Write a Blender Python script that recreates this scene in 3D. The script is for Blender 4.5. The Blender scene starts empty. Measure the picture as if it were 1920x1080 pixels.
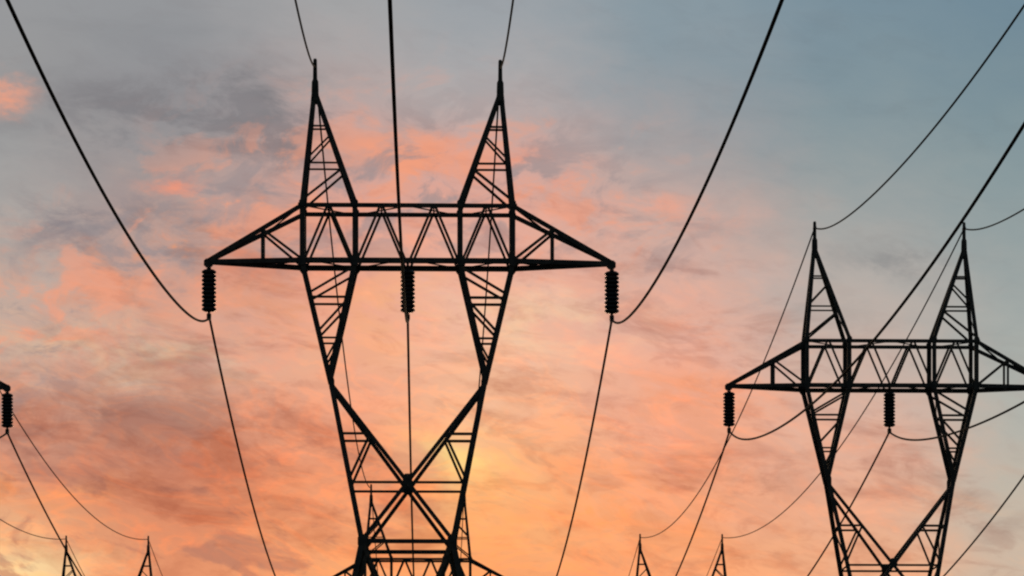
import bpy, math, random
from mathutils import Vector, Matrix
random.seed(7)
R = math.radians
S = bpy.context.scene

# ------------------------------------------------------------------ camera, sky, sun, exposure
FPX = 6260.0                 # focal length in photo pixels (1920 wide)
D = 150.0                    # metres to the nearest pylon
K = D / FPX                  # metres per photo pixel at that distance
YH = 1713.0                  # photo row of the horizon (below the frame)
EYE = 1.6
cam = bpy.data.cameras.new('camera')
cam.sensor_width = 36.0
cam.lens = 36.0 * FPX / 1920.0
cam.shift_y = (YH - 540.0) / 1920.0
cam.clip_start = 0.5
cam.clip_end = 20000.0
co = bpy.data.objects.new('camera', cam)
co.location = (0, 0, EYE)
co.rotation_euler = (R(90), 0, 0)
S.collection.objects.link(co)
S.camera = co

S.view_settings.view_transform = 'Standard'
S.view_settings.look = 'None'
S.view_settings.exposure = 0.0
S.view_settings.gamma = 1.0
S.cycles.filter_width = 2.2

SUN_EL, SUN_AZ = 6.5, -0.9      # low, behind the pylons (azimuth from +Y towards +X)
sd = bpy.data.lights.new('sun', 'SUN')
sd.energy = 0.6
sd.angle = R(12)
sd.color = (1.0, 0.72, 0.45)
so = bpy.data.objects.new('sun', sd)
dv = Vector((math.sin(R(SUN_AZ)) * math.cos(R(SUN_EL)), math.cos(R(SUN_AZ)) * math.cos(R(SUN_EL)), math.sin(R(SUN_EL))))
so.rotation_euler = dv.to_track_quat('Z', 'Y').to_euler()
so.location = (0, 0, 60)
S.collection.objects.link(so)


def lin(c):
    out = []
    for v in c:
        v /= 255.0
        out.append(v / 12.92 if v <= 0.04045 else ((v + 0.055) / 1.055) ** 2.4)
    return (*out, 1.0)


def build_world():
    W = bpy.data.worlds.new('World')
    S.world = W
    W.use_nodes = True
    nt = W.node_tree
    nt.nodes.clear()
    N, L = nt.nodes.new, nt.links.new

    def put(sock, v):
        if hasattr(v, 'is_output'):
            L(v, sock)
        else:
            sock.default_value = v

    def math_(op, a, b=None, c=None):
        n = N('ShaderNodeMath'); n.operation = op
        put(n.inputs[0], a)
        if b is not None: put(n.inputs[1], b)
        if c is not None: put(n.inputs[2], c)
        return n.outputs[0]

    def maprange(v, a, b, c=0.0, d=1.0, kind='SMOOTHSTEP'):
        n = N('ShaderNodeMapRange'); n.interpolation_type = kind
        put(n.inputs['Value'], v)
        n.inputs['From Min'].default_value = a; n.inputs['From Max'].default_value = b
        n.inputs['To Min'].default_value = c; n.inputs['To Max'].default_value = d
        return n.outputs['Result']

    def mix(f, a, b, blend='MIX'):
        n = N('ShaderNodeMix'); n.data_type = 'RGBA'; n.blend_type = blend
        put(n.inputs[0], f); put(n.inputs[6], a); put(n.inputs[7], b)
        return n.outputs[2]

    def noise(vec, scale, detail=5.0, rough=0.55, dist=0.0):
        n = N('ShaderNodeTexNoise'); n.noise_dimensions = '3D'
        put(n.inputs['Vector'], vec)
        n.inputs['Scale'].default_value = scale
        n.inputs['Detail'].default_value = detail
        n.inputs['Roughness'].default_value = rough
        n.inputs['Distortion'].default_value = dist
        return n.outputs

    def xyz(x, y, z):
        n = N('ShaderNodeCombineXYZ')
        put(n.inputs[0], x); put(n.inputs[1], y); put(n.inputs[2], z)
        return n.outputs[0]

    tc = N('ShaderNodeTexCoord')
    sp = N('ShaderNodeSeparateXYZ'); L(tc.outputs['Generated'], sp.inputs[0])
    X, Y, Z = sp.outputs
    az = math_('ARCTAN2', X, Y)
    hor = math_('SQRT', math_('ADD', math_('MULTIPLY', X, X), math_('MULTIPLY', Y, Y)))
    te = math_('DIVIDE', Z, math_('MAXIMUM', hor, 1e-4))
    # sky coordinates: azimuth and tangent of elevation, 1 unit = about 9 degrees
    U = math_('MULTIPLY_ADD', az, FPX / 1000, 0.96)
    V = math_('MULTIPLY_ADD', te, -FPX / 1000, YH / 1000)
    # cloud drift: layers lie flat and run slightly down to the right
    P1 = xyz(math_('MULTIPLY', U, 1.0), math_('MULTIPLY', math_('MULTIPLY_ADD', U, -0.12, V), 1.9), 0.37)
    P2 = xyz(math_('MULTIPLY', U, 1.0), math_('MULTIPLY', math_('MULTIPLY_ADD', U, -0.10, V), 3.2), 4.1)
    w1 = noise(P1, 2.6, 6, 0.6)
    ws = N('ShaderNodeSeparateColor'); L(w1['Color'], ws.inputs[0])
    w2 = noise(P1, 9.0, 5, 0.6)
    ws2 = N('ShaderNodeSeparateColor'); L(w2['Color'], ws2.inputs[0])

    def warp(base, big, small, ab, as_):
        a = math_('MULTIPLY_ADD', math_('SUBTRACT', big, 0.5), ab, base)
        return math_('MULTIPLY_ADD', math_('SUBTRACT', small, 0.5), as_, a)
    Uw = warp(U, ws.outputs[0], ws2.outputs[0], 0.20, 0.14)
    Vw = warp(V, ws.outputs[1], ws2.outputs[1], 0.17, 0.11)

    rows = [0.0, 0.18, 0.36, 0.54, 0.72, 0.90, 1.08]
    cols = [
        (0.00, [(150,152,155),(154,153,153),(160,161,161),(190,174,164),(208,166,146),(220,136,104),(250,204,150)]),
        (0.32, [(149,151,154),(144,145,149),(164,156,154),(216,156,134),(208,170,152),(202,124,96),(234,152,110)]),
        (0.64, [(160,163,165),(178,167,165),(222,162,146),(234,166,140),(243,176,144),(236,152,114),(250,170,114)]),
        (0.90, [(153,160,166),(178,174,173),(224,162,146),(236,182,160),(246,188,154),(250,186,122),(250,162,106)]),
        (1.28, [(134,152,162),(144,154,160),(186,167,161),(218,174,159),(238,174,150),(246,166,126),(250,170,118)]),
        (1.60, [(120,142,155),(129,148,156),(148,158,159),(180,174,168),(208,180,166),(232,176,150),(240,176,134)]),
        (1.92, [(112,137,152),(122,143,152),(138,155,158),(158,165,163),(174,178,172),(190,182,168),(208,184,162)]),
    ]
    Rr = []
    for cx, cl in cols:
        r = N('ShaderNodeValToRGB'); r.color_ramp.interpolation = 'B_SPLINE'
        e = r.color_ramp.elements
        fac = maprange(Vw, -0.2, 1.28, 0, 1, 'LINEAR')
        for i, (v, c) in enumerate(zip(rows, cl)):
            p = (v + 0.2) / 1.48
            if i < 2: el = e[i]; el.position = p
            else: el = e.new(p)
            el.color = lin(c)
        L(fac, r.inputs[0])
        Rr.append((cx, r.outputs[0]))
    col = Rr[0][1]
    for (c0, _), (c1, o) in zip(Rr, Rr[1:]):
        col = mix(maprange(Uw, c0, c1), col, o)

    # body of the clouds: banks, lit crests, pale openings, each with its own ragged shape
    Ud = math_('SUBTRACT', U, 0.8)
    rim = math_('SUBTRACT', V, math_('MULTIPLY_ADD', math_('MULTIPLY', Ud, Ud), 0.50, 0.28))
    warm = maprange(rim, -0.08, 0.20)      # fewer clouds to the upper right
    rag = noise(P1, 7.0, 8, 0.66, 0.4)['Fac']
    ragm = maprange(rag, 0.40, 0.61, 0.0, 1.5)
    P3 = xyz(U, math_('MULTIPLY', math_('MULTIPLY_ADD', U, -0.16, V), 2.3), 7.3)
    fine = noise(P3, 9.5, 7, 0.60, 0.6)['Fac']
    fib = noise(P3, 5.2, 6, 0.55, 1.2)['Fac']

    def spot(u, v, su, sv):
        a = math_('DIVIDE', math_('SUBTRACT', Uw, u), su)
        b = math_('DIVIDE', math_('SUBTRACT', Vw, v), sv)
        r2 = math_('ADD', math_('MULTIPLY', a, a), math_('MULTIPLY', b, b))
        return math_('EXPONENT', math_('MULTIPLY', r2, -1.0))
    for u, v, su, sv, k, c, ragged in [
            (0.36, 0.225, 0.27, 0.065, 0.90, (130, 128, 131), 1),
            (0.50, 0.275, 0.12, 0.055, 0.70, (146, 130, 130), 1),
            (0.20, 0.44, 0.17, 0.045, 0.85, (138, 132, 136), 1),
            (0.45, 0.42, 0.12, 0.05, 0.55, (176, 146, 140), 1),
            (0.31, 0.46, 0.10, 0.025, 0.90, (248, 160, 110), 1),
            (0.36, 0.36, 0.05, 0.03, 0.60, (240, 152, 124), 1),
            (0.18, 0.53, 0.16, 0.04, 0.55, (226, 146, 112), 1),
            (0.02, 0.20, 0.045, 0.022, 0.85, (250, 166, 132), 0),
            (0.25, 0.66, 0.26, 0.06, 0.60, (214, 186, 160), 1),
            (0.18, 0.78, 0.24, 0.05, 0.85, (170, 130, 116), 1),
            (0.38, 0.86, 0.20, 0.06, 0.80, (194, 116, 86), 1),
            (0.08, 0.93, 0.14, 0.03, 0.50, (244, 160, 104), 1),
            (0.76, 0.30, 0.12, 0.04, 0.60, (244, 158, 122), 1),
            (1.00, 0.34, 0.10, 0.05, 0.60, (240, 154, 124), 1),
            (0.52, 0.56, 0.12, 0.05, 0.50, (222, 150, 116), 1),
            (1.22, 0.42, 0.14, 0.04, 0.50, (236, 168, 146), 1),
            (0.95, 0.60, 0.22, 0.07, 0.55, (240, 202, 168), 1),
            (1.40, 0.90, 0.12, 0.04, 0.60, (206, 152, 128), 1),
            (1.30, 0.76, 0.16, 0.04, 0.50, (240, 158, 118), 1),
            (1.66, 0.50, 0.10, 0.03, 0.50, (140, 140, 140), 1),
            (1.66, 0.86, 0.12, 0.05, 0.50, (222, 168, 144), 1),
            (1.15, 1.00, 0.20, 0.05, 0.50, (252, 164, 108), 1),
            (0.20, 0.80, 0.24, 0.075, 0.55, (178, 128, 110), 0),
            (0.42, 0.89, 0.16, 0.05, 0.50, (200, 122, 92), 0),
            (0.30, 0.21, 0.26, 0.07, 0.40, (134, 132, 136), 0),
            (0.74, 0.60, 0.16, 0.09, 0.35, (248, 170, 120), 1),
            (1.18, 0.93, 0.20, 0.10, 0.40, (250, 160, 104), 1),
            (0.86, 0.86, 0.050, 0.045, 0.75, (255, 224, 142), 0),
            (0.02, 1.07, 0.16, 0.035, 0.70, (254, 224, 166), 0)]:
        w = math_('MULTIPLY', spot(u, v, su, sv), k)
        if ragged: w = math_('MINIMUM', math_('MULTIPLY', w, ragm), 1.0)
        col = mix(w, col, lin(c))
    # broken cloud along the rim of the lit deck: grey bodies with salmon edges
    bx = math_('DIVIDE', math_('SUBTRACT', rim, 0.06), 0.15)
    band = math_('MULTIPLY', math_('EXPONENT', math_('MULTIPLY', math_('MULTIPLY', bx, bx), -1.0)), maprange(U, 1.55, 0.95))
    mot = noise(xyz(U, math_('MULTIPLY', math_('MULTIPLY_ADD', U, 0.10, V), 1.7), 2.2), 8.0, 7, 0.60, 0.5)['Fac']
    col = mix(math_('MULTIPLY', math_('MULTIPLY', maprange(mot, 0.50, 0.38), band), 0.75), col, lin((152, 142, 144)))
    col = mix(math_('MULTIPLY', math_('MULTIPLY', maprange(mot, 0.50, 0.62), band), 0.68), col, lin((240, 160, 128)))
    # low deck: darker rose brown bodies between the lit folds
    low = math_('MULTIPLY', maprange(V, 0.62, 0.86), maprange(U, 0.90, 0.45, 0.18, 1.0))
    mot2 = noise(xyz(U, math_('MULTIPLY', math_('MULTIPLY_ADD', U, -0.20, V), 2.0), 5.9), 6.5, 7, 0.60, 0.6)['Fac']
    col = mix(math_('MULTIPLY', math_('MULTIPLY', maprange(mot2, 0.52, 0.38), low), 0.65), col, lin((178, 120, 102)))
    n1 = noise(P2, 3.6, 8, 0.66, 0.4)['Fac']
    n3 = noise(P1, 5.0, 8, 0.64, 0.5)['Fac']
    shade = math_('MULTIPLY', maprange(n1, 0.48, 0.70), math_('MULTIPLY_ADD', warm, 0.75, 0.25))
    col = mix(math_('MULTIPLY', shade, 0.68), col, mix(1.0, col, mix(warm, (0.74, 0.74, 0.76, 1), (0.72, 0.58, 0.56, 1)), 'MULTIPLY'))
    lit = math_('MULTIPLY', maprange(fine, 0.50, 0.70), warm)
    col = mix(math_('MULTIPLY', lit, 0.55), col, mix(1.0, col, (1.24, 1.03, 0.90, 1), 'MULTIPLY'))
    dim = math_('MULTIPLY', maprange(fine, 0.48, 0.32), math_('MULTIPLY_ADD', warm, 0.8, 0.2))
    col = mix(math_('MULTIPLY', dim, 0.55), col, mix(1.0, col, (0.78, 0.70, 0.70, 1), 'MULTIPLY'))
    # thin glowing fibres low in the sky
    rid = math_('SUBTRACT', 1.0, math_('MULTIPLY', math_('ABSOLUTE', math_('SUBTRACT', fib, 0.5)), 14.0))
    rid = math_('MULTIPLY', maprange(rid, 0.0, 1.0), maprange(V, 0.40, 0.85))
    rid = math_('MULTIPLY', rid, maprange(U, 1.9, 0.9))
    col = mix(math_('MULTIPLY', rid, 0.45), col, mix(1.0, col, (1.30, 1.07, 0.88, 1), 'MULTIPLY'))
    pale = math_('MULTIPLY', math_('MULTIPLY', maprange(n3, 0.52, 0.72), warm), maprange(V, 0.95, 0.70))
    col = mix(math_('MULTIPLY', pale, 0.5), col, mix(1.0, col, (1.04, 1.14, 1.22, 1), 'MULTIPLY'))

    front = N('ShaderNodeBackground'); L(col, front.inputs[0]); front.inputs[1].default_value = 1.0
    sky = N('ShaderNodeTexSky'); sky.sky_type = 'NISHITA'; sky.sun_disc = False
    sky.sun_elevation = R(SUN_EL); sky.sun_rotation = R(SUN_AZ)
    sky.dust_density = 2.0
    back = N('ShaderNodeBackground'); L(sky.outputs[0], back.inputs[0]); back.inputs[1].default_value = 0.05
    dot = N('ShaderNodeVectorMath'); dot.operation = 'DOT_PRODUCT'
    L(tc.outputs['Generated'], dot.inputs[0]); dot.inputs[1].default_value = Vector((0, 1, 0.19)).normalized()
    ms = N('ShaderNodeMixShader')
    L(maprange(dot.outputs['Value'], 0.72, 0.94), ms.inputs[0])
    L(back.outputs[0], ms.inputs[1]); L(front.outputs[0], ms.inputs[2])
    out = N('ShaderNodeOutputWorld'); L(ms.outputs[0], out.inputs[0])


build_world()

# ------------------------------------------------------------------ helpers
C = S.collection


def material(name, base, rough, metal=0.0, vary=0.4, scale=6.0, tint=None, spec=0.35):
    m = bpy.data.materials.new(name); m.use_nodes = True
    nt = m.node_tree; b = nt.nodes['Principled BSDF']
    tc = nt.nodes.new('ShaderNodeTexCoord')
    n = nt.nodes.new('ShaderNodeTexNoise'); n.inputs['Scale'].default_value = scale; n.inputs['Detail'].default_value = 6
    nt.links.new(tc.outputs['Object'], n.inputs['Vector'])
    r = nt.nodes.new('ShaderNodeValToRGB')
    t = tint or base
    r.color_ramp.elements[0].position = 0.3; r.color_ramp.elements[1].position = 0.72
    r.color_ramp.elements[0].color = (*[c * (1 - vary) for c in base], 1)
    r.color_ramp.elements[1].color = (*[c * (1 + vary) for c in t], 1)
    nt.links.new(n.outputs['Fac'], r.inputs[0])
    nt.links.new(r.outputs[0], b.inputs['Base Color'])
    b.inputs['Roughness'].default_value = rough; b.inputs['Metallic'].default_value = metal
    b.inputs['Specular IOR Level'].default_value = spec
    return m


STEEL = material('weathered_steel', (0.058, 0.060, 0.066), 0.75, 0.0, 0.45, 3.0, (0.068, 0.060, 0.055), 0.3)
BRACE = material('lacing_steel', (0.085, 0.070, 0.062), 0.75, 0.0, 0.5, 5.0, (0.10, 0.078, 0.062), 0.3)
GLAZE = material('insulator_glaze', (0.020, 0.022, 0.026), 0.35, 0.0, 0.3, 8.0)
FITTING = material('dark_fitting', (0.028, 0.028, 0.030), 0.6, 0.4, 0.3, 12.0)
CABLE = material('cable_weathered', (0.028, 0.027, 0.028), 0.9, 0.0, 0.3, 1.5, None, 0.1)
CONCRETE = material('footing_concrete', (0.25, 0.24, 0.22), 0.9, 0.0, 0.2, 4.0)
SOIL = material('ground_grass', (0.045, 0.055, 0.025), 0.95, 0.0, 0.5, 0.15, (0.07, 0.06, 0.035))


class MB:
    def __init__(s): s.v, s.f = [], []

    def prism(s, a, b, prof, u, w):
        """extrude a closed 2D profile (list of (p,q) in axes u,w) from a to b"""
        n = len(prof); i = len(s.v)
        for base in (a, b):
            for p, q in prof: s.v.append(base + u * p + w * q)
        for k in range(n):
            s.f.append((i + k, i + (k + 1) % n, i + n + (k + 1) % n, i + n + k))
        s.f.append(tuple(range(i + n - 1, i - 1, -1))); s.f.append(tuple(range(i + n, i + 2 * n)))

    def angle(s, a, b, w, nrm, t=None, flip=1):
        """rolled steel angle: one flange in the face whose outward normal is nrm, the other pointing inward"""
        a = Vector(a); b = Vector(b); d = (b - a)
        if d.length < 1e-6: return
        d.normalize(); n = Vector(nrm)
        n = n - d * n.dot(d)
        if n.length < 1e-4: n = d.orthogonal()
        n.normalize(); u = d.cross(n) * flip
        t = t or max(0.012, w * 0.12)
        h = w / 2
        prof = [(-h, 0), (h, 0), (h, -t), (-h + t, -t), (-h + t, -w), (-h, -w)]
        if flip < 0: prof = prof[::-1]
        s.prism(a, b, prof, u, n)

    def plate(s, c, nrm, up, pts, t=0.03):
        c = Vector(c); n = Vector(nrm).normalized(); v = Vector(up); v = (v - n * v.dot(n)).normalized(); u = v.cross(n)
        s.prism(c - n * t / 2, c + n * t / 2, pts, u, v)

    def lathe(s, base, prof, seg=16):
        i0 = len(s.v); base = Vector(base)
        for r, z in prof:
            for k in range(seg):
                a = 2 * math.pi * k / seg
                s.v.append(base + Vector((r * math.cos(a), r * math.sin(a), z)))
        for j in range(len(prof) - 1):
            for k in range(seg):
                s.f.append((i0 + j * seg + k, i0 + j * seg + (k + 1) % seg, i0 + (j + 1) * seg + (k + 1) % seg, i0 + (j + 1) * seg + k))
        s.f.append(tuple(i0 + k for k in range(seg - 1, -1, -1)))
        s.f.append(tuple(i0 + (len(prof) - 1) * seg + k for k in range(seg)))

    def box(s, c, sx, sy, sz):
        c = Vector(c)
        s.prism(c - Vector((0, 0, sz / 2)), c + Vector((0, 0, sz / 2)),
                [(-sx / 2, -sy / 2), (sx / 2, -sy / 2), (sx / 2, sy / 2), (-sx / 2, sy / 2)], Vector((1, 0, 0)), Vector((0, 1, 0)))

    def tube(s, pts, r, seg=8):
        i0 = len(s.v); n = len(pts)
        for i, p in enumerate(pts):
            d = (pts[min(i + 1, n - 1)] - pts[max(i - 1, 0)]).normalized()
            u = d.cross(Vector((0, 0, 1)))
            if u.length < 1e-3: u = Vector((1, 0, 0))
            u.normalize(); w = u.cross(d)
            for k in range(seg):
                a = 2 * math.pi * k / seg
                s.v.append(p + u * (r * math.cos(a)) + w * (r * math.sin(a)))
        for i in range(n - 1):
            for k in range(seg):
                s.f.append((i0 + i * seg + k, i0 + i * seg + (k + 1) % seg, i0 + (i + 1) * seg + (k + 1) % seg, i0 + (i + 1) * seg + k))
        s.f.append(tuple(i0 + k for k in range(seg - 1, -1, -1)))
        s.f.append(tuple(i0 + (n - 1) * seg + k for k in range(seg)))

    def build(s, name, mat, parent=None, smooth=False):
        me = bpy.data.meshes.new(name)
        me.from_pydata([tuple(v) for v in s.v], [], s.f); me.update()
        if smooth:
            for p in me.polygons: p.use_smooth = len(p.vertices) == 4
        me.materials.append(mat)
        o = bpy.data.objects.new(name, me); C.objects.link(o)
        if parent: o.parent = parent
        return o


def tag(o, label, cat=None, group=None, kind=None):
    if label: o['label'] = label
    if cat: o['category'] = cat
    if group: o['group'] = group
    if kind: o['kind'] = kind
    return o


def empty(name, loc=(0, 0, 0), rz=0.0):
    o = bpy.data.objects.new(name, None); o.location = loc; o.rotation_euler = (0, 0, rz)
    o.empty_display_size = 0.5
    C.objects.link(o); return o


CH = {}


def kids(o): return CH.get(o.name) or [c for c in bpy.data.objects if c.parent == o]


def copy_tree(o, parent=None):
    c = o.copy(); C.objects.link(c)
    if parent: c.parent = parent
    for ch in [k for k in list(bpy.data.objects) if k.parent == o]:
        copy_tree(ch, c)
    return c


# ------------------------------------------------------------------ ground
g = MB()
NG = 24
for j in range(NG + 1):
    for i in range(NG + 1):
        x = -6000 + 12000 * i / NG; y = -4000 + 12000 * j / NG
        g.v.append(Vector((x, y, 0)))
for j in range(NG):
    for i in range(NG):
        a = j * (NG + 1) + i
        g.f.append((a, a + 1, a + NG + 2, a + NG + 1))
tag(g.build('ground', SOIL), 'grassy level ground under the power lines', kind='structure')

# ------------------------------------------------------------------ the pylon
HD = [(112, 3), (190, 4), (385, 43), (505, 43), (705, 27), (1025, 92), (1780, 236)]     # half depth against photo row
LEGX = [(505, 196), (712, 145), (1025, 84), (1780, 236)]                               # half width of the outer legs


def interp(tab, y):
    for (a, va), (b, vb) in zip(tab, tab[1:]):
        if y <= b: return va + (vb - va) * (y - a) / (b - a)
    return tab[-1][1]


def Zr(y): return (YH - y) * K + EYE


def P(x, y, s, d=None):
    """a point of the pylon: x in units off centre, photo row y, face s (-1 near, +1 far)"""
    return Vector((x * K, s * (interp(HD, y) if d is None else d) * K, Zr(y)))


def lerpx(a, b, y): return a[0] + (b[0] - a[0]) * (y - a[1]) / (b[1] - a[1])


def hexa(w, h): return [(-w, -h * .5), (-w * .5, -h), (w * .5, -h), (w, -h * .5), (w, h * .5), (w * .5, h), (-w * .5, h), (-w, h * .5)]


WM, WL, WS = 0.230, 0.118, 0.070     # main, lacing and light angles
FN = {-1: (0, -1, 0), 1: (0, 1, 0)}


def gussets(lst, parent):
    for c, n, prof in lst:
        g_ = MB(); g_.plate(c, n, (0, 0, 1), prof); g_.build('gusset_plate', STEEL, parent)


def make_pylon():
    root = empty('pylon')
    zt = 1780
    # lower body: four legs with footings
    for sx in (-1, 1):
        for s in (-1, 1):
            m = MB(); m.angle(P(sx * 236, zt, s), P(sx * 84, 1025, s), WM * 1.1, FN[s], flip=sx * s)
            leg = m.build('leg', STEEL, root)
            f = MB(); p = P(sx * 236, zt, s); f.lathe((p.x, p.y, -0.3), [(0.75, 0), (0.75, 0.35), (0.45, 0.6), (0.4, 0.75)], 12)
            f.build('footing', CONCRETE, leg)
    m = MB()
    yb = 1768; x0, x1 = 84, interp(LEGX, 1768)
    lean = lambda y: -x0 + (x1 + x0) * (y - 1025) / (yb - 1025)
    for s in (-1, 1):
        o = Vector((0, -s * 0.04, 0))
        m.angle(P(-x0, 1025, s), P(x1, yb, s), 0.18, FN[s]); m.angle(P(x0, 1025, s) + o, P(-x1, yb, s) + o, 0.18, FN[s], flip=-1)
        for y in (1120, 1230, 1350, 1470, 1600, 1690):
            for sx in (-1, 1):
                xi = -lean(y) if y < 1220 else lean(y)
                xi = abs(lean(y))
                m.angle(P(sx * interp(LEGX, y), y, s), P(sx * xi, y, s), 0.09, FN[s])
    for sx in (-1, 1):
        nn = (sx, 0, 0); o = Vector((-sx * 0.04, 0, 0))
        for s in (-1, 1):
            m.angle(P(sx * x0, 1025, s) + o * (s > 0), P(sx * x1, yb, -s) + o * (s > 0), 0.18, nn, flip=s)
        for y in (1120, 1230, 1350, 1470, 1600, 1690):
            f = abs(lean(y)) / interp(LEGX, y); h = interp(HD, y)
            for s in (-1, 1): m.angle(P(sx * interp(LEGX, y), y, s), P(sx * interp(LEGX, y), y, s, h * f), 0.09, nn)
    m.build('body_bracing', BRACE, root)

    # waist frame: tapering legs, big crossed struts, belts
    wf, la, gp = MB(), MB(), []
    KN = 712
    for s in (-1, 1):
        for sx in (-1, 1):
            wf.angle(P(sx * 145, KN, s), P(sx * 84, 1025, s), WM, FN[s], flip=sx * s)
        A, B = P(-145, 722, s), P(78, 1015, s)
        wf.angle(A, B, 0.18, FN[s])
        A2, B2 = P(145, 722, s), P(-78, 1015, s)
        wf.angle(A2 + Vector((0, -s * 0.03, 0)), B2 + Vector((0, -s * 0.03, 0)), 0.18, FN[s], flip=-1)
        wf.angle(P(-84, 1025, s), P(84, 1025, s), 0.19, FN[s])
        for sx in (-1, 1):
            xl = interp(LEGX, 820); xd = 145 - (145 - -78) * (820 - 722) / (1015 - 722)
            la.angle(P(sx * xl, 820, s), P(sx * xd, 820, s), WL, FN[s])
            la.angle(P(sx * xd, 822, s), P(sx * interp(LEGX, 905), 905, s), WL, FN[s])
        xl = interp(LEGX, 913)
        la.angle(P(-xl, 913, s), P(xl, 913, s), WL, FN[s])
        gp.append((P(0, 908, s) + Vector((0, s * 0.03, 0)), FN[s], hexa(9 * K, 11 * K)))
        for sx in (-1, 1):
            gp.append((P(sx * 143, 716, s) + Vector((0, s * 0.03, 0)), FN[s], hexa(5 * K, 15 * K)))
            gp.append((P(sx * 83, 1025, s) + Vector((0, s * 0.03, 0)), FN[s], hexa(9 * K, 13 * K)))
    for sx in (-1, 1):
        nn = (sx, 0, 0)
        ys = [735, 820, 913, 1020]
        for i in range(3):
            a, b = ys[i], ys[i + 1]
            s = 1 if i % 2 else -1
            la.angle(P(sx * interp(LEGX, a), a, s), P(sx * interp(LEGX, b), b, -s), WS, nn)
            la.angle(P(sx * interp(LEGX, b), b, -1), P(sx * interp(LEGX, b), b, 1), WS, nn)
    w = wf.build('waist_frame', STEEL, root)
    la.build('lacing', BRACE, w); gussets(gp, w)

    # two pinched columns that carry the bridge
    for sx in (-1, 1):
        c, la, gp = MB(), MB(), []
        O = lambda y: 196 if y <= 500 else lerpx((196, 500), (145, 712), y)
        I = lambda y: 98 if y <= 500 else lerpx((98, 500), (147, 700), y)
        for s in (-1, 1):
            c.angle(P(sx * 196, 385, s), P(sx * 196, 500, s), WM, FN[s], flip=sx * s)
            c.angle(P(sx * 196, 500, s), P(sx * 145, 716, s), WM, FN[s], flip=sx * s)
            c.angle(P(sx * 98, 385, s), P(sx * 98, 500, s), WM, FN[s], flip=-sx * s)
            c.angle(P(sx * 98, 500, s), P(sx * 145, 706, s), WM, FN[s], flip=-sx * s)
            for (xo, yo), (xi, yi) in (((O(556), 556), (I(508), 508)), ((O(564), 564), (I(564), 564)),
                                      ((O(626), 626), (I(572), 572)), ((O(639), 639), (I(639), 639)), ((O(680), 680), (I(645), 645))):
                la.angle(P(sx * xo, yo, s), P(sx * xi, yi, s), WL * (0.95 if yo < 630 else .8), FN[s])
            for x in (196, 98):
                gp.append((P(sx * x, 496, s) + Vector((0, s * 0.03, 0)), FN[s], hexa(7.5 * K, 10 * K)))
                gp.append((P(sx * x, 390, s) + Vector((0, s * 0.03, 0)), FN[s], hexa(6 * K, 7 * K)))
        for X, nx in ((O, 1), (I, -1)):
            nn = (sx * nx, 0, 0); ys = [505, 564, 639, 690]
            for i in range(3):
                a, b = ys[i], ys[i + 1]; s = 1 if i % 2 else -1
                la.angle(P(sx * X(a), a, s), P(sx * X(b), b, -s), WS * .8, nn)
                la.angle(P(sx * X(b), b, -1), P(sx * X(b), b, 1), WS * .8, nn)
        c = c.build('column', STEEL, root)
        la.build('lacing', BRACE, c); gussets(gp, c)

    # bridge between and across the columns
    br, la = MB(), MB()
    top, bot = 394, 496
    for s in (-1, 1):
        br.angle(P(-204, top, s), P(204, top, s), 0.20, FN[s]); br.angle(P(-204, bot, s), P(204, bot, s), 0.22, FN[s], flip=-1)
        xs = [-196 + 49 * i for i in range(9)]
        for i in range(8):
            ya, yb = (bot, top) if i % 2 == 0 else (top, bot)
            la.angle(P(xs[i] + (4 if i % 2 == 0 else 2), ya, s), P(xs[i + 1] - (2 if i % 2 == 0 else 4), yb, s), WL, FN[s])
    for i in range(9):
        x = -196 + 49 * i
        if i % 2 == 0: la.angle(P(x, bot, -1), P(x, bot, 1), WL, (0, 0, -1))
        else: la.angle(P(x, top, -1), P(x, top, 1), WS, (0, 0, 1))
    for i in range(4):
        x = -196 + 98 * i; s = 1 if i % 2 else -1
        la.angle(P(x, bot, s), P(x + 98, bot, -s), 0.05, (0, 0, -1)); 
        la.angle(P(x, top, s), P(x + 98, top, -s), 0.05, (0, 0, 1))
    b = br.build('bridge', STEEL, root); la.build('lacing', BRACE, b)

    # outer arms with their pointed tips
    for sx in (-1, 1):
        ar, la, gp = MB(), MB(), MB()
        tx = 373 if sx < 0 else 382
        tip = lambda s: P(sx * tx, 493, s, 3)
        for s in (-1, 1):
            ar.angle(P(sx * 196, top, s), tip(s) + Vector((0, 0, 2 * K)), 0.21, FN[s], flip=sx); ar.angle(P(sx * 196, bot, s), tip(s), 0.21, FN[s], flip=-sx)
            f = (271 - 196) / (tx - 196)
            u = P(sx * 196, top, s).lerp(tip(s), f); l = P(sx * 196, bot, s).lerp(tip(s), f)
            ar.angle(u, l, 0.13, FN[s])
            la.angle(u, P(sx * 200, bot - 4, s), WL, FN[s])
        f = (271 - 196) / (tx - 196)
        for y in (top, bot):
            a, b2 = [P(sx * 196, y, s).lerp(tip(s), f) for s in (-1, 1)]
            la.angle(a, b2, WL, (0, 0, 1))
            la.angle(P(sx * 196, y, -1), b2, WS, (0, 0, 1))
            la.angle(a, (P(sx * 196, y, 1).lerp(tip(1), .75)), WS, (0, 0, 1))
        gp.plate(P(sx * tx, 495, 0), (0, -1, 0), (0, 0, 1), hexa(8.5 * K, 8 * K), 0.16)
        a = ar.build('arm', STEEL, root); la.build('lacing', BRACE, a); gp.build('tip_plate', STEEL, a)

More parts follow.
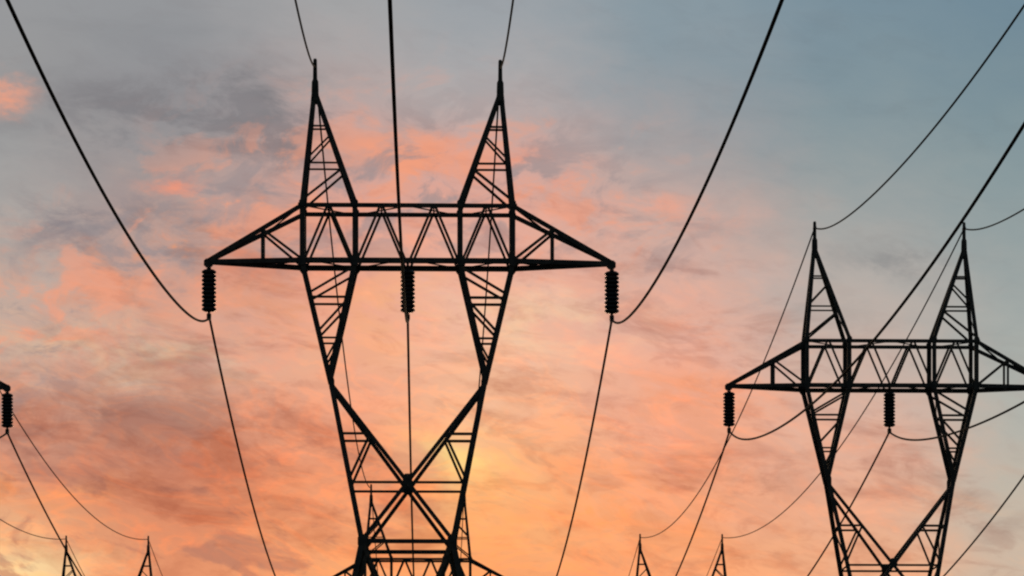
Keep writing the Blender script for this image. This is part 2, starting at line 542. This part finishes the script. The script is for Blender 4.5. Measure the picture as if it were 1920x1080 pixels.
    # two earth wire peaks
    for sx in (-1, 1):
        pk, la = MB(), MB()
        O = lambda y: lerpx((176, 186), (196, 385), y); I = lambda y: lerpx((171, 186), (98, 385), y)
        for s in (-1, 1):
            pk.angle(P(sx * 196, 388, s), P(sx * 175.5, 178, s, 3.5), 0.21, FN[s], flip=sx * s)
            pk.angle(P(sx * 98, 388, s), P(sx * 172, 178, s, 3.5), 0.21, FN[s], flip=-sx * s)
            for (xo, yo), (xi, yi) in (((O(384), 384), (I(322), 322)), ((O(312), 312), (I(312), 312)), ((O(304), 304), (I(258), 258)), ((O(240), 240), (I(240), 240))):
                la.angle(P(sx * xo, yo, s), P(sx * xi, yi, s), WL * (0.95 if yo > 350 else .75), FN[s])
        for X, nx in ((O, 1), (I, -1)):
            nn = (sx * nx, 0, 0); ys = [385, 312, 240, 200]
            for i in range(3):
                a, b2 = ys[i], ys[i + 1]; s = 1 if i % 2 else -1
                la.angle(P(sx * X(a), a, s), P(sx * X(b2), b2, -s), WS * .8, nn)
        o = pk.build('earth_wire_peak', STEEL, root); la.build('lacing', BRACE, o)
        rd = MB(); rd.lathe((sx * 173.5 * K, 0, Zr(196)), [(0.12, 0), (0.20, 0.12), (0.16, 0.5), (0.165, 0.55), (0.15, 1.0), (0.10, 1.12), (0.085, 1.97), (0.06, 2.03)], 10)
        rd.build('peak_rod', STEEL, o)
        cl = MB(); cl.box((sx * 173.5 * K, 0, Zr(126)), 0.16, 0.42, 0.10); cl.build('wire_clamp', FITTING, o)
    return root


# line geometry: three parallel lines, each with a near and a far pylon
LDIR = math.atan2(158.0, FPX)


def base_at(q, z): return Vector(((q - 158.0 * z) * K, D * z, 0))


LINES = {'left': (-1358.0, 1.235, 2.26), 'middle': (-37.5, 1.0, 1.99), 'right': (1069.0, 1.235, 2.25)}
near_label = {
    'left': 'lattice pylon whose right arm tip alone shows at the left edge',
    'middle': 'tallest black lattice pylon, shown whole from twin peaks to crossed waist',
    'right': 'black lattice pylon cut off by the right edge, second in size'}
far_label = {
    'left': 'distant pylon whose two small peaks rise at the bottom left corner',
    'middle': 'distant pylon seen through the waist of the tallest pylon',
    'right': 'distant pylon whose two small peaks rise left of the pylon at the right edge'}
who_near = {'left': 'left edge pylon', 'middle': 'tallest pylon', 'right': 'right edge pylon'}
who_far = {'left': 'far bottom left pylon', 'middle': 'pylon behind the tallest', 'right': 'far bottom right pylon'}

proto = make_pylon()
pylons = {}
for k, (q, zn, zf) in LINES.items():
    for which, z, lab in (('near', zn, near_label[k]), ('far', zf, far_label[k])):
        o = proto if (k, which) == ('left', 'near') else copy_tree(proto)
        o.location = base_at(q, z); o.rotation_euler = (0, 0, LDIR)
        tag(o, lab, 'pylon', 'pylons of the three power lines')
        pylons[k, which] = o


def world_pt(k, which, lx, y):
    o = pylons[k, which]
    return Matrix.Translation(o.location) @ Matrix.Rotation(LDIR, 4, 'Z') @ Vector((lx * K, 0, Zr(y)))


# ------------------------------------------------------------------ insulator strings
def make_insulator():
    root = empty('insulator_string')
    top = 0.0
    h = MB(); h.tube([Vector((0, 0, 0.02)), Vector((0, 0, -0.16))], 0.05, 8); h.box((0, 0, -0.09), 0.20, 0.10, 0.12)
    h.build('shackle', FITTING, root)
    n, pitch = 10, 0.185
    dm = None
    for i in range(n):
        if dm is None:
            d = MB()
            d.lathe((0, 0, 0), [(0.14, 0.02), (0.24, 0.0), (0.26, -0.025), (0.305, -0.045), (0.325, -0.075), (0.325, -0.13), (0.29, -0.15), (0.25, -0.16), (0.24, -0.185), (0.15, -0.19)], 18)
            o = d.build('disc', GLAZE, root, True); dm = o.data
        else:
            o = bpy.data.objects.new('disc', dm); C.objects.link(o); o.parent = root
        o.location = (0, 0, -0.12 - i * pitch)
    zb = -0.12 - n * pitch
    c = MB(); c.tube([Vector((0, 0, zb + 0.03)), Vector((0, 0, zb - 0.24))], 0.06, 8)
    c.build('link_rod', FITTING, root)
    c = MB(); c.box((0, 0, zb - 0.30), 0.15, 0.6, 0.13); c.box((0, 0, zb - 0.22), 0.2, 0.18, 0.2)
    c.build('clamp', FITTING, root)
    return root, -(zb - 0.30)


ins_proto, INS_LEN = make_insulator()
INS_TOP = 503
CLAMP_ROW = INS_TOP + INS_LEN / K
arm_x = {'left arm tip': -372, 'middle of the bridge': 0, 'right arm tip': 383}
first = True
for k in LINES:
    for which in ('near', 'far'):
        for an, ax in arm_x.items():
            o = ins_proto if first else copy_tree(ins_proto)
            first = False
            o.location = world_pt(k, which, ax, INS_TOP); o.rotation_euler = (0, 0, LDIR)
            w = (who_near if which == 'near' else who_far)[k]
            verb = 'under' if 'bridge' in an else 'from'
            tag(o, f'black insulator string {verb} the {an} of the {w}', 'insulator', 'insulator strings on the pylons')

# ------------------------------------------------------------------ wires
def wire(name, pts, r, label, group):
    m = MB(); m.tube(pts, r, 8)
    tag(m.build(name, CABLE, None, True), label, 'power line' if name == 'conductor' else 'earth wire', group)


RC, RE = 0.053, 0.043
phases = {'left': -371, 'middle': 0, 'right': 383}
peaks = {'left': -173.5, 'right': 173.5}
GC, GE = 'conductors strung between the pylons', 'earth wires strung between the peaks'


def near_span(k, p0, a, b, c, tend, drift=0):
    """sagging wire from the near pylon back over the viewer; drop in units, t in D, with a stiff droop at the clamp"""
    dirv = Vector(((-158.0 + drift) * K, D, 0))
    pts = []
    n = 90
    for i in range(n + 1):
        t = tend * (i / n) ** 1.6
        pts.append(p0 - dirv * t + Vector((0, 0, -(a * t - b * t * t + c * (1 - math.exp(-t / 0.04))) * K)))
    return pts


def span(p0, p1, sag, n=60):
    return [p0.lerp(p1, i / n) + Vector((0, 0, -4 * sag * (i / n) * (1 - i / n))) for i in range(n + 1)]


AB = {'left': (867, 947, 841, 909), 'middle': (813, 906, 812, 900), 'right': (867, 947, 841, 909)}
for k, (q, zn, zf) in LINES.items():
    ac, bc, ae, be = AB[k]
    wn, wfar = who_near[k], who_far[k]
    for ph, ax in phases.items():
        p = world_pt(k, 'near', ax, CLAMP_ROW)
        wire('conductor', near_span(k, p, ac, bc, 30, zn + 0.06, {'left': 15, 'middle': 0, 'right': -10}[ph]), RC, f'thick black conductor rising out of frame from the {ph} insulator of the {wn}', GC)
        pf = world_pt(k, 'far', ax, CLAMP_ROW)
        wire('conductor', span(p, pf, 215 * K), 0.056, f'thin dark conductor falling away from the {ph} insulator of the {wn}', GC)
    for pk, ax in peaks.items():
        p = world_pt(k, 'near', ax, 126)
        wire('earth_wire', near_span(k, p, ae, be, 30, zn + 0.06), RE, f'thin earth wire rising out of frame from the {pk} peak of the {wn}', GE)
        pf = world_pt(k, 'far', ax, 126)
        wire('earth_wire', span(p, pf, 195 * K), 0.042, f'thin earth wire sagging from the {pk} peak of the {wn}', GE)
        dirv = Vector((-158.0 * K, D, 0)) * 1.03
        wire('earth_wire', span(pf, pf + dirv, 195 * K), 0.040, f'faint earth wire beyond the {pk} peak of the {wfar}', GE)
